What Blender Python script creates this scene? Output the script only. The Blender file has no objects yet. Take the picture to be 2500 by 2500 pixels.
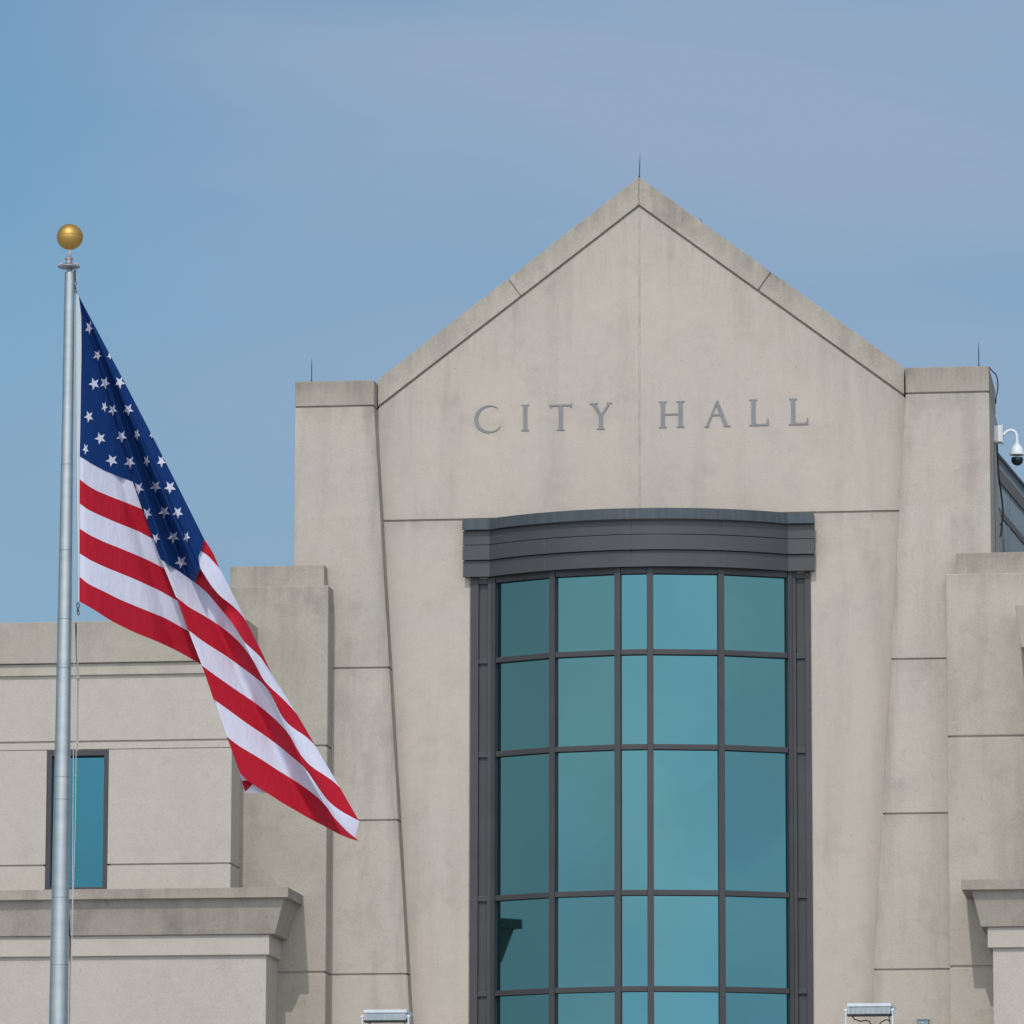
import bpy, bmesh, math, random
from mathutils import Vector, Matrix, geometry
random.seed(7)
R = math.radians
S = bpy.context.scene
COL = S.collection

# ------------------------------------------------------------------ camera
CAM = Vector((10.584, -95.0, 1.6))
YAW, PITCH, ROLL, FPX = 0.13366, 0.16419, 0.00206, 13652.0
def cam_axes():
    cy, sy, cp, sp = math.cos(YAW), math.sin(YAW), math.cos(PITCH), math.sin(PITCH)
    f = Vector((-sy*cp, cy*cp, sp)); r = Vector((cy, sy, 0)); u = r.cross(f)
    cr, sr = math.cos(ROLL), math.sin(ROLL)
    return cr*r + sr*u, -sr*r + cr*u, f
RX, UP, FW = cam_axes()
def at(u, v, Y):
    """world point seen at photo pixel (u, v) (of 2500) on the plane y = Y"""
    d = FW*FPX + RX*(u-1250) - UP*(v-1250)
    return CAM + d*((Y-CAM.y)/d.y)
cd = bpy.data.cameras.new('camera'); cam = bpy.data.objects.new('camera', cd); COL.objects.link(cam)
cd.sensor_width = 36; cd.lens = FPX/2500*36; cd.clip_start = 1; cd.clip_end = 3000
m = Matrix((RX, UP, -FW)).transposed().to_4x4(); m.translation = CAM
cam.matrix_world = m
S.camera = cam

# ------------------------------------------------------------------ light
SUN_TRAVEL = Vector((0.075, 1.0, -1.02)).normalized()
FILL_HAZE_A, FILL_HAZE_B, FILL_HAZE_C, TINT = 5.9, 8.4, (.93, 1.0, 1.08), (.44, .655, .72)
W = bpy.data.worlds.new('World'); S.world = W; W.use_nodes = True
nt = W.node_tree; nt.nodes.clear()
def N(nt, t, **k):
    n = nt.nodes.new(t)
    for a, b in k.items():
        if a in n.inputs.keys() if hasattr(n.inputs, 'keys') else False: n.inputs[a].default_value = b
        else: setattr(n, a, b)
    return n
out = N(nt, 'ShaderNodeOutputWorld'); bg = N(nt, 'ShaderNodeBackground')
sky = N(nt, 'ShaderNodeTexSky'); sky.sky_type = 'NISHITA'; sky.sun_disc = False
sky.sun_elevation = math.asin(-SUN_TRAVEL.z); sky.sun_rotation = math.pi + math.atan2(0.075, 1.0)
sky.altitude = 200; sky.air_density = 1.15; sky.dust_density = 0.35; sky.ozone_density = 2.2
tc = N(nt, 'ShaderNodeTexCoord'); mp = N(nt, 'ShaderNodeMapping'); mp.inputs['Scale'].default_value = (2.6, 2.6, 12)
mp.inputs['Rotation'].default_value = (0.1, 0.25, 0.4)
no = N(nt, 'ShaderNodeTexNoise'); no.inputs['Scale'].default_value = 1.6; no.inputs['Detail'].default_value = 7; no.inputs['Roughness'].default_value = .55; no.inputs['Distortion'].default_value = .6
cr = N(nt, 'ShaderNodeValToRGB'); cr.color_ramp.elements[0].position = .33; cr.color_ramp.elements[1].position = .60
cr.color_ramp.elements[0].color = (.42,.42,.42,1); cr.color_ramp.elements[1].color = (.95,.95,.95,1)
mx = N(nt, 'ShaderNodeMix', data_type='RGBA'); mx.inputs[7].default_value = (2.50, 3.32, 4.62, 1)      # thin high veil of cloud
L = nt.links.new
L(tc.outputs['Generated'], mp.inputs[0]); L(mp.outputs[0], no.inputs[0]); L(no.outputs[0], cr.inputs[0])
nv = N(nt, 'ShaderNodeVectorMath', operation='NORMALIZE'); sp = N(nt, 'ShaderNodeSeparateXYZ')
L(tc.outputs['Generated'], nv.inputs[0]); L(nv.outputs[0], sp.inputs[0])
# bright haze added to the sky behind the camera as shadow fill; bluer air opposite
def mth(op, a, b=None):
    n = N(nt, 'ShaderNodeMath', operation=op)
    for i, v in enumerate((a, b)):
        if v is None: continue
        if isinstance(v, (int, float)): n.inputs[i].default_value = v
        else: L(v, n.inputs[i])
    return n.outputs[0]
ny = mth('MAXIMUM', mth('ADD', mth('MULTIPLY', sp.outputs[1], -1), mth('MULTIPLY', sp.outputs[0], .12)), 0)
side = mth('MULTIPLY_ADD', mth('POWER', ny, 3), FILL_HAZE_B); side.node.inputs[2].default_value = FILL_HAZE_A
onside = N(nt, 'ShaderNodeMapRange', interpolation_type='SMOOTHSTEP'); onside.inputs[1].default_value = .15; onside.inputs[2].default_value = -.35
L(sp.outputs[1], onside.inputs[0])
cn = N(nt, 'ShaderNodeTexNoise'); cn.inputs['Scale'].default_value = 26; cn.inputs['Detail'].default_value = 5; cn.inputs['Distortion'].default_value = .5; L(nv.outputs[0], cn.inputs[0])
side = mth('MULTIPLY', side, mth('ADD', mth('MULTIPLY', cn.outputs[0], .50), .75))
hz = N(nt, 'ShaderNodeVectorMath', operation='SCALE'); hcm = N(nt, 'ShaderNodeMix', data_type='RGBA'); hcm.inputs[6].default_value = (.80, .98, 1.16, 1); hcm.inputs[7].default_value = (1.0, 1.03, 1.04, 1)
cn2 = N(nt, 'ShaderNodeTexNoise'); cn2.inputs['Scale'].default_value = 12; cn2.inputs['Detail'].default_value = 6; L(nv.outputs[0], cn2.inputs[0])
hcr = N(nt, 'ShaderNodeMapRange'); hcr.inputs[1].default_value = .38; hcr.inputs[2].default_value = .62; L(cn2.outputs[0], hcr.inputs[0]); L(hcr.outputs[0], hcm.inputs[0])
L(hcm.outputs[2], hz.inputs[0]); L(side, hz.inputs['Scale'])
tint = N(nt, 'ShaderNodeMix', data_type='RGBA', blend_type='MULTIPLY'); tint.inputs[0].default_value = 1; tint.inputs[7].default_value = (*TINT, 1)
L(sky.outputs[0], tint.inputs[6])
azi = N(nt, 'ShaderNodeMapRange', interpolation_type='SMOOTHSTEP'); azi.inputs[1].default_value = -.25; azi.inputs[2].default_value = -.14
azi.inputs[3].default_value = .12; azi.inputs[4].default_value = 1.0; L(sp.outputs[0], azi.inputs[0])
L(mth('MULTIPLY', cr.outputs[0], azi.outputs[0]), mx.inputs[0]); L(tint.outputs[2], mx.inputs[6])
lz = N(nt, 'ShaderNodeMapRange', interpolation_type='SMOOTHSTEP'); lz.inputs[1].default_value = .235; lz.inputs[2].default_value = .15
lz.inputs[4].default_value = .75; L(sp.outputs[2], lz.inputs[0])
mlow = N(nt, 'ShaderNodeMix', data_type='RGBA'); mlow.inputs[7].default_value = (2.08, 3.2, 4.45, 1); L(lz.outputs[0], mlow.inputs[0]); L(mx.outputs[2], mlow.inputs[6])
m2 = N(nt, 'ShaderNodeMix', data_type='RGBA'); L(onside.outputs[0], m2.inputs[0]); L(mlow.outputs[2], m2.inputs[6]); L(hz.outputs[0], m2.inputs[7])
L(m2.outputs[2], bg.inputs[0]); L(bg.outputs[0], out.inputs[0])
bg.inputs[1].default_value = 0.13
sl = bpy.data.lights.new('sun', 'SUN'); sun = bpy.data.objects.new('sun', sl); COL.objects.link(sun)
sl.energy = 2.0; sl.angle = R(0.6); sl.color = (1, .94, .86)
sun.rotation_euler = SUN_TRAVEL.to_track_quat('-Z', 'Y').to_euler(); sun.location = (0, -60, 80)
S.view_settings.view_transform = 'Standard'; S.view_settings.look = 'None'; S.view_settings.exposure = -0.11; S.view_settings.gamma = 1

# ------------------------------------------------------------------ materials
def mat(name):
    m = bpy.data.materials.new(name); m.use_nodes = True
    nt = m.node_tree; return m, nt, nt.nodes['Principled BSDF'], nt.links.new
def plain(name, col, rough=.6, metal=0, var=.12, scale=3.0, bump=0.0, spec=.5):
    m, nt, p, L = mat(name)
    t = N(nt, 'ShaderNodeTexCoord'); n = N(nt, 'ShaderNodeTexNoise'); n.inputs['Scale'].default_value = scale; n.inputs['Detail'].default_value = 5
    r = N(nt, 'ShaderNodeMapRange'); r.inputs[3].default_value = 1-var; r.inputs[4].default_value = 1+var
    r.inputs[1].default_value = .3; r.inputs[2].default_value = .7
    v = N(nt, 'ShaderNodeVectorMath', operation='SCALE'); v.inputs[0].default_value = col
    L(t.outputs['Object'], n.inputs[0]); L(n.outputs[0], r.inputs[0]); L(r.outputs[0], v.inputs['Scale']); L(v.outputs[0], p.inputs['Base Color'])
    p.inputs['Roughness'].default_value = rough; p.inputs['Metallic'].default_value = metal
    p.inputs['Specular IOR Level'].default_value = spec
    if bump:
        b = N(nt, 'ShaderNodeBump'); b.inputs['Strength'].default_value = bump; b.inputs['Distance'].default_value = .01
        L(n.outputs[0], b.inputs['Height']); L(b.outputs[0], p.inputs['Normal'])
    return m
def concrete(name, a, b, stain=.25, off=0.0, streak=.7, speck=.8, tops=(), edge=None, rake=False, panels=0):
    m, nt, p, L = mat(name)
    t = N(nt, 'ShaderNodeTexCoord'); mo = N(nt, 'ShaderNodeMapping'); mo.inputs['Location'].default_value = (off, off*.7, off*1.3)
    L(t.outputs['Object'], mo.inputs[0]); P = mo.outputs[0]
    def noise(scale, det, rough, vec=P):
        n = N(nt, 'ShaderNodeTexNoise'); n.inputs['Scale'].default_value = scale; n.inputs['Detail'].default_value = det
        n.inputs['Roughness'].default_value = rough; L(vec, n.inputs[0]); return n.outputs[0]
    def rng(x, lo, hi, o0, o1):
        r = N(nt, 'ShaderNodeMapRange'); r.inputs[1].default_value = lo; r.inputs[2].default_value = hi
        r.inputs[3].default_value = o0; r.inputs[4].default_value = o1; L(x, r.inputs[0]); return r.outputs[0]
    def mul(x, y):
        n = N(nt, 'ShaderNodeMath', operation='MULTIPLY'); L(x, n.inputs[0]); L(y, n.inputs[1]); return n.outputs[0]
    big = noise(.55, 7, .62)
    mx = N(nt, 'ShaderNodeMix', data_type='RGBA'); mx.inputs[6].default_value = (*a, 1); mx.inputs[7].default_value = (*b, 1)
    L(rng(big, .36, .64, 0, 1), mx.inputs[0])
    ms = N(nt, 'ShaderNodeMapping'); ms.inputs['Scale'].default_value = (1.5, 1.5, .16); L(P, ms.inputs[0])
    st = rng(noise(1.3, 6, .6, ms.outputs[0]), .50, .74, 1.0, 1.0-stain*streak*1.6)
    blot = rng(noise(1.5, 5, .65), .52, .76, 1.0, 1.0-stain)
    grain = rng(noise(46, 3, .7), .3, .7, 1-.085*speck*2, 1+.06*speck*2)
    pit = rng(noise(17, 2, .5), .70, .76, 1.0, 1-.22*speck)
    mid = rng(noise(5.5, 4, .7), .3, .7, .965, 1.035)
    f = mul(mul(mul(st, blot), mul(grain, pit)), mid)
    # run-off grime with ragged lower edges at weathered top edges, and along the battered tower arris
    se = N(nt, 'ShaderNodeSeparateXYZ'); L(t.outputs['Object'], se.inputs[0])
    def ma(op, x, y=None, z=None):
        n = N(nt, 'ShaderNodeMath', operation=op)
        for i, q in enumerate((x, y, z)):
            if q is None: continue
            if isinstance(q, (int, float)): n.inputs[i].default_value = q
            else: L(q, n.inputs[i])
        return n.outputs[0]
    mq = N(nt, 'ShaderNodeMapping'); mq.inputs['Scale'].default_value = (5, 5, .5); L(P, mq.inputs[0])
    drip = rng(noise(1.6, 6, .65, mq.outputs[0]), .32, .68, .05, 1.0)
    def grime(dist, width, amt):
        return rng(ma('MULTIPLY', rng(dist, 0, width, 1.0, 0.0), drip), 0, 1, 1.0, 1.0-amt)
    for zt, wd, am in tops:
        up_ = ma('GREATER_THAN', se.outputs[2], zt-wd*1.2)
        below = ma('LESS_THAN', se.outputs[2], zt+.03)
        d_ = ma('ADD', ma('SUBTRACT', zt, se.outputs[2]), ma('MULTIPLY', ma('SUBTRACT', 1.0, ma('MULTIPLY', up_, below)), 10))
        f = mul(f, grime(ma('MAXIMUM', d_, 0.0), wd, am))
    ax_ = ma('ABSOLUTE', se.outputs[0])
    if edge:
        line = ma('MULTIPLY_ADD', se.outputs[2], .0645, 4.63-.0645*19.4)
        f = mul(f, grime(ma('ABSOLUTE', ma('SUBTRACT', ax_, line)), edge, .34))
    if panels:
        pz = ma('FLOOR', ma('DIVIDE', ma('SUBTRACT', se.outputs[2], 9.47), 2.66)); px_ = ma('SIGN', se.outputs[0])
        wn = N(nt, 'ShaderNodeTexWhiteNoise', noise_dimensions='1D'); L(ma('ADD', ma('MULTIPLY', pz, 7.31), ma('MULTIPLY', px_, 3.17)), wn.inputs['W'])
        f = mul(f, rng(wn.outputs['Value'], 0, 1, 1-panels, 1+panels))
    if rake:
        z0_, wd_, am_ = rake
        zr = ma('SUBTRACT', ma('MULTIPLY_ADD', ax_, -.7605, z0_), se.outputs[2])
        f = mul(f, grime(ma('MAXIMUM', zr, 0.0), wd_, am_))
    v = N(nt, 'ShaderNodeVectorMath', operation='SCALE'); L(mx.outputs[2], v.inputs[0]); L(f, v.inputs['Scale']); L(v.outputs[0], p.inputs['Base Color'])
    p.inputs['Roughness'].default_value = .9; p.inputs['Specular IOR Level'].default_value = .2
    bu = N(nt, 'ShaderNodeBump'); bu.inputs['Strength'].default_value = .25; bu.inputs['Distance'].default_value = .004
    L(noise(60, 3, .7), bu.inputs['Height']); L(bu.outputs[0], p.inputs['Normal'])
    return m
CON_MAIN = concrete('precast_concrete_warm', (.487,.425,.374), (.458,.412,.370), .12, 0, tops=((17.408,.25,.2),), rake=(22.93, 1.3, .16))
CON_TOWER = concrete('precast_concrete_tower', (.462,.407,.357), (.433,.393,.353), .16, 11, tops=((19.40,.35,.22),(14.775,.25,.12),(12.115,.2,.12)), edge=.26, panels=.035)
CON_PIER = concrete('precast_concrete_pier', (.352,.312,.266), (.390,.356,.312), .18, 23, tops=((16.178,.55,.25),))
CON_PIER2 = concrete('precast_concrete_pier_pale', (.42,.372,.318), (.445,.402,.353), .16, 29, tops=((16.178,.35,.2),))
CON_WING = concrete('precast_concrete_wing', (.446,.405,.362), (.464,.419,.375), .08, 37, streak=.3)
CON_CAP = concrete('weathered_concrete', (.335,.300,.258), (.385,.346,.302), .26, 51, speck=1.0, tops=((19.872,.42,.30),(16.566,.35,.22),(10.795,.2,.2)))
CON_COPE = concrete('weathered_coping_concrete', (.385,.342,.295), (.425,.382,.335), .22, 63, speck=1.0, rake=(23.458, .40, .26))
CAULK = plain('joint_sealant', (.385,.37,.345), .8, 0, .2, 6)
BRONZE = plain('dark_anodised_metal', (.054,.054,.059), .42, .25, .10, 1.5)
BRONZE_T = plain('weathered_anodised_metal', (.052,.064,.080), .5, .2, .22, 1.6)
for _n in BRONZE_T.node_tree.nodes:
    if _n.type == 'TEX_NOISE':
        _m = BRONZE_T.node_tree.nodes.new('ShaderNodeMapping'); _m.inputs['Scale'].default_value = (9, 9, .3)
        _s = _n.inputs[0].links[0].from_socket; BRONZE_T.node_tree.links.new(_s, _m.inputs[0]); BRONZE_T.node_tree.links.new(_m.outputs[0], _n.inputs[0])
BRONZE2 = plain('dark_anodised_mullion', (.045,.044,.050), .5, .15, .10, 2)
GASKET = plain('black_gasket', (.008,.012,.014), .6, 0, .1, 4)
LETTER = plain('painted_metal_letter', (.195,.20,.215), .55, .1, .05, 5)
STEEL = plain('dark_steel', (.03,.035,.045), .5, .5)
FLOODW = plain('floodlight_paint', (.55,.61,.67), .45, 0, .08, 6)
WHITE = plain('white_painted_metal', (.70,.74,.78), .4, 0, .04)
GREYBOX = plain('grey_enclosure_paint', (.19,.245,.28), .5, 0, .08)
CABLE = plain('black_cable', (.02,.022,.03), .6)
SMOKED = plain('smoked_dome', (.006,.012,.018), .08, 0, .1)
ROOFM = plain('blue_grey_metal_panel', (.125,.165,.205), .45, .35, .10, 1.2)
ROPE = plain('halyard_rope', (.42,.43,.43), .85, 0, .2, 60)
CHAIN = plain('dull_steel_snap', (.03,.035,.05), .4, .8, .3, 40)
# brushed aluminium pole
POLE, nt, p, L = mat('brushed_aluminium')
t = N(nt, 'ShaderNodeTexCoord'); mp = N(nt, 'ShaderNodeMapping'); mp.inputs['Scale'].default_value = (1, 1, 5)
n = N(nt, 'ShaderNodeTexNoise'); n.inputs['Scale'].default_value = 1.2; n.inputs['Detail'].default_value = 9; n.inputs['Roughness'].default_value = .75
c = N(nt, 'ShaderNodeValToRGB'); c.color_ramp.elements[0].position = .32; c.color_ramp.elements[1].position = .68
c.color_ramp.elements[0].color = (.34,.375,.39,1); c.color_ramp.elements[1].color = (.47,.485,.49,1)
L(t.outputs['Object'], mp.inputs[0]); L(mp.outputs[0], n.inputs[0]); L(n.outputs[0], c.inputs[0]); L(c.outputs[0], p.inputs['Base Color'])
p.inputs['Metallic'].default_value = .85; p.inputs['Roughness'].default_value = .30
RINGM = plain('ring_aluminium', (.22,.25,.27), .45, .7, .1)
GOLD = plain('gold_anodised', (.56,.34,.10), .50, .85, .05, 3)
# tinted reflective glazing
def glass(name, tint):
    m, nt, p, L = mat(name)
    p.inputs['Base Color'].default_value = (*tint, 1); p.inputs['Metallic'].default_value = 1; p.inputs['Roughness'].default_value = .03
    t = N(nt, 'ShaderNodeTexCoord'); n = N(nt, 'ShaderNodeTexNoise'); n.inputs['Scale'].default_value = .9; n.inputs['Detail'].default_value = 2
    b = N(nt, 'ShaderNodeBump'); b.inputs['Strength'].default_value = .03; b.inputs['Distance'].default_value = .05
    L(t.outputs['Object'], n.inputs[0]); L(n.outputs[0], b.inputs['Height']); L(b.outputs[0], p.inputs['Normal'])
    return m
GLASS = glass('teal_reflective_glass', (.070,.178,.200))
GLASS2 = glass('blue_teal_glass', (.038,.133,.165))
def cloth(name, col, trans=.14):
    m, nt, p, L = mat(name)
    p.inputs['Base Color'].default_value = (*col, 1); p.inputs['Roughness'].default_value = .75; p.inputs['Specular IOR Level'].default_value = .12
    tr = N(nt, 'ShaderNodeBsdfTranslucent'); tr.inputs[0].default_value = (*[min(1, c*1.2) for c in col], 1)
    mi = N(nt, 'ShaderNodeMixShader'); mi.inputs[0].default_value = trans
    o = nt.nodes['Material Output']
    L(p.outputs[0], mi.inputs[1]); L(tr.outputs[0], mi.inputs[2]); L(mi.outputs[0], o.inputs[0])
    t = N(nt, 'ShaderNodeTexCoord'); n = N(nt, 'ShaderNodeTexNoise'); n.inputs['Scale'].default_value = 7; n.inputs['Detail'].default_value = 4
    mp = N(nt, 'ShaderNodeMapping'); mp.inputs['Scale'].default_value = (1.6, 1.6, .5); mp.inputs['Rotation'].default_value = (0, R(-26), 0)
    b = N(nt, 'ShaderNodeBump'); b.inputs['Strength'].default_value = .45; b.inputs['Distance'].default_value = .03
    L(t.outputs['Object'], mp.inputs[0]); L(mp.outputs[0], n.inputs[0]); L(n.outputs[0], b.inputs['Height']); L(b.outputs[0], p.inputs['Normal'])
    return m
C_RED = cloth('red_nylon', (.43,.013,.030)); C_WHITE = cloth('white_nylon', (.64,.64,.77)); C_BLUE = cloth('blue_nylon', (.006,.034,.150))
C_TAPE = cloth('canvas_heading', (.50,.53,.56), .1)

# ------------------------------------------------------------------ mesh helpers
class MB:
    def __init__(s): s.bm = bmesh.new()
    def hexa(s, b, t):
        """b, t: 4 corners each (ccw seen from above)"""
        vb = [s.bm.verts.new(p) for p in b]; vt = [s.bm.verts.new(p) for p in t]
        s.bm.faces.new(vb[::-1]); s.bm.faces.new(vt)
        for i in range(4): s.bm.faces.new((vb[i], vb[(i+1) % 4], vt[(i+1) % 4], vt[i]))
        return s
    def box(s, x0, x1, y0, y1, z0, z1):
        x0, x1 = min(x0, x1), max(x0, x1)
        return s.hexa([(x0,y0,z0),(x1,y0,z0),(x1,y1,z0),(x0,y1,z0)], [(x0,y0,z1),(x1,y0,z1),(x1,y1,z1),(x0,y1,z1)])
    def prism(s, poly, y0, y1):
        """poly in (x,z) extruded from y0 (front) to y1"""
        f = [s.bm.verts.new((x, y0, z)) for x, z in poly]; b = [s.bm.verts.new((x, y1, z)) for x, z in poly]
        s.bm.faces.new(f); s.bm.faces.new(b[::-1]); n = len(poly)
        for i in range(n): s.bm.faces.new((f[i], b[i], b[(i+1) % n], f[(i+1) % n]))
        return s
    def tube(s, pts, r, seg=8, cap=True):
        pts = [Vector(p) for p in pts]; rs = r if isinstance(r, (list, tuple)) else [r]*len(pts)
        rings = []; up = None
        for i, p in enumerate(pts):
            d = (pts[min(i+1, len(pts)-1)] - pts[max(i-1, 0)]).normalized()
            if up is None: up = d.orthogonal().normalized()
            up = (up - d*up.dot(d)).normalized(); sd = d.cross(up)
            rings.append([s.bm.verts.new(p + (up*math.cos(2*math.pi*k/seg) + sd*math.sin(2*math.pi*k/seg))*rs[i]) for k in range(seg)])
        for a, b in zip(rings, rings[1:]):
            for k in range(seg): s.bm.faces.new((a[k], a[(k+1) % seg], b[(k+1) % seg], b[k]))
        if cap: s.bm.faces.new(rings[0][::-1]); s.bm.faces.new(rings[-1])
        return s
    def lathe(s, c, prof, seg=32):
        """prof: list of (radius, z) from bottom to top round the vertical through c"""
        rings = []
        for r, z in prof:
            rings.append([s.bm.verts.new((c[0]+r*math.cos(2*math.pi*k/seg), c[1]+r*math.sin(2*math.pi*k/seg), c[2]+z)) for k in range(seg)])
        for a, b in zip(rings, rings[1:]):
            for k in range(seg): s.bm.faces.new((a[k], a[(k+1) % seg], b[(k+1) % seg], b[k]))
        s.bm.faces.new(rings[0][::-1]); s.bm.faces.new(rings[-1]); return s
    def build(s, name, material, parent=None, bevel=0, smooth=False):
        me = bpy.data.meshes.new(name)
        bmesh.ops.recalc_face_normals(s.bm, faces=s.bm.faces[:])
        s.bm.to_mesh(me); s.bm.free()
        for mm in (material if isinstance(material, list) else [material]): me.materials.append(mm)
        o = bpy.data.objects.new(name, me); COL.objects.link(o)
        if parent:
            o.parent = parent; o.matrix_parent_inverse = Matrix.Translation(-root_loc(parent))
        if smooth:
            me.shade_smooth()
            me.set_sharp_from_angle(angle=R(38))
        if bevel:
            b = o.modifiers.new('bevel', 'BEVEL'); b.width = bevel; b.segments = 2; b.limit_method = 'ANGLE'; b.angle_limit = R(30)
        return o
def root_loc(o):
    if o.type != 'EMPTY': return Vector((0,0,0))
    v = Vector((0,0,0))
    while o: v += o.location; o = o.parent
    return v
def empty(name, loc=(0,0,0)):
    o = bpy.data.objects.new(name, None); o.location = loc; COL.objects.link(o); return o
def tag(o, label=None, cat=None, group=None, kind=None):
    for k, v in (('label', label), ('category', cat), ('group', group), ('kind', kind)):
        if v: o[k] = v
    return o

# ------------------------------------------------------------------ ground
g = MB(); g.box(-900, 900, -300, 1500, -.5, 0)
GRASS = plain('mown_grass', (.06,.10,.03), .9, 0, .3, 1.5)
tag(g.build('ground', GRASS), kind='structure')
g = MB(); g.box(-70, 70, -140, -1, -.2, .004)
tag(g.build('plaza', concrete('plaza_paving', (.40,.40,.39), (.44,.44,.43), .2, 77)), kind='structure')

# ------------------------------------------------------------------ building
B = empty('city_hall_building', (0, 0, 0))
tag(B, 'pale precast concrete civic building with pointed gable, twin towers and tall bowed teal window', 'building')
GY = .37                                            # plane of the wall between the towers
slope = .757
def gin(x, off=0): return 22.965 + off - slope*abs(x)       # underside of the coping
# gable wall
g = MB()
for sx in (-1, 1):
    xa, xb = (-4.72, -.016) if sx < 0 else (.016, 4.72)
    hi = -.045
    if sx < 0: g.prism([(xa, 17.445), (xb, 17.445), (xb, gin(xb, hi)), (xa, gin(xa, hi))], GY, GY+.5)
    else: g.prism([(xa, 17.445), (xb, 17.445), (xb, gin(xb, hi)), (xa, gin(xa, hi))], GY, GY+.5)
gable = g.build('gable_wall', CON_MAIN, B, .006)
g = MB(); g.prism([(-4.6, 14), (4.6, 14), (4.6, gin(4.6, .1)), (0, gin(0, .1)), (-4.6, gin(-4.6, .1))], GY+.04, GY+1.2); g.build('wall_core', CON_MAIN, B)
g = MB(); g.box(-.016, .016, GY+.006, GY+.05, 17.45, gin(0, -.05)); g.box(.014, .022, GY-.002, GY+.02, 17.45, gin(0, -.07)); g.build('joint_sealant', CAULK, gable)
# lower wall beside the window
g = MB()
for sx in (-1, 1):
    g.box(sx*4.75, sx*2.955, GY, GY+.5, 0, 17.408)
g.box(-2.95, 2.95, GY+.002, GY+.5, 16.35, 17.408)
low = g.build('lower_wall', CON_MAIN, B, .006)
# coping, four stones
def cop(xa, xb, sgn, cut_lo, cut_hi):
    g = MB()
    n = slope
    zo = lambda x: 23.458 - .7605*abs(x)
    zi = lambda x: gin(x)
    g.prism([(sgn*xa[0], zi(xa[0])), (sgn*xb[0], zi(xb[0])), (sgn*xb[1], zo(xb[1])), (sgn*xa[1], zo(xa[1]))], GY-.03, GY+1.3)
    return g
for sgn in (-1, 1):
    for xa, xb in (((0.004, 0.004), (2.085, 2.31)), ((2.108, 2.334), (4.62, 4.62))):
        cop(xa, xb, sgn, 0, 0).build('coping', CON_COPE, B, .008)
g = MB(); g.prism([(-4.6, gin(4.6)+.02), (0, gin(0)+.02), (4.6, gin(4.6)+.02), (4.6, 23.42-.7605*4.6), (0, 23.42), (-4.6, 23.42-.7605*4.6)], GY+.0, GY+1.28)
g.build('coping_core', CON_COPE, B)
# towers
def inner(z): return 4.63 - .0645*(19.4-z)
for sx in (-1, 1):
    xo = 6.03 if sx < 0 else 6.105
    dx = 0 if sx < 0 else .035
    g = MB()
    for z0, z1 in ((0, 9.455), (9.485, 12.115), (12.145, 14.775), (14.805, 19.402)):
        g.prism([(sx*xo, z0), (sx*(inner(z0)+dx), z0), (sx*(inner(z1)+dx), z1), (sx*xo, z1)], 0, 3.0)
    g.prism([(sx*(xo-.035), 0), (sx*(inner(0)+dx+.035), 0), (sx*(inner(19.4)+dx+.035), 19.44), (sx*(xo-.035), 19.44)], .035, 2.96)
    t = g.build('tower', CON_TOWER, B, .010)
    g = MB(); g.box(sx*xo, sx*(inner(19.4)+dx+(.0)), -.006, 2.3, 19.430, 19.872); g.build('cap', CON_CAP, t, .014)
# main block behind
g = MB(); g.box(-5.9, 5.9, 1.0, 20, 0, 18.6); g.box(-5.4, 5.4, 1.0, 20, 18.6, 19.3); g.build('rear_wall', CON_WING, B)
# piers
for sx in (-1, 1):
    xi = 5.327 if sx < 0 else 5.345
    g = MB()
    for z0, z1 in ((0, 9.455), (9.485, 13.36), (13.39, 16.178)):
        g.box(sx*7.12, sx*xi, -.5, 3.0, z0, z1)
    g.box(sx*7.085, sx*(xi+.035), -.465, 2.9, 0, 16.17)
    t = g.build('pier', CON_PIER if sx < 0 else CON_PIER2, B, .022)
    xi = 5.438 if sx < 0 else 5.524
    g = MB(); g.box(sx*7.095, sx*xi, -.30, 2.8, 16.185, 16.566); g.build('cap', CON_CAP, t, .012)
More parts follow.
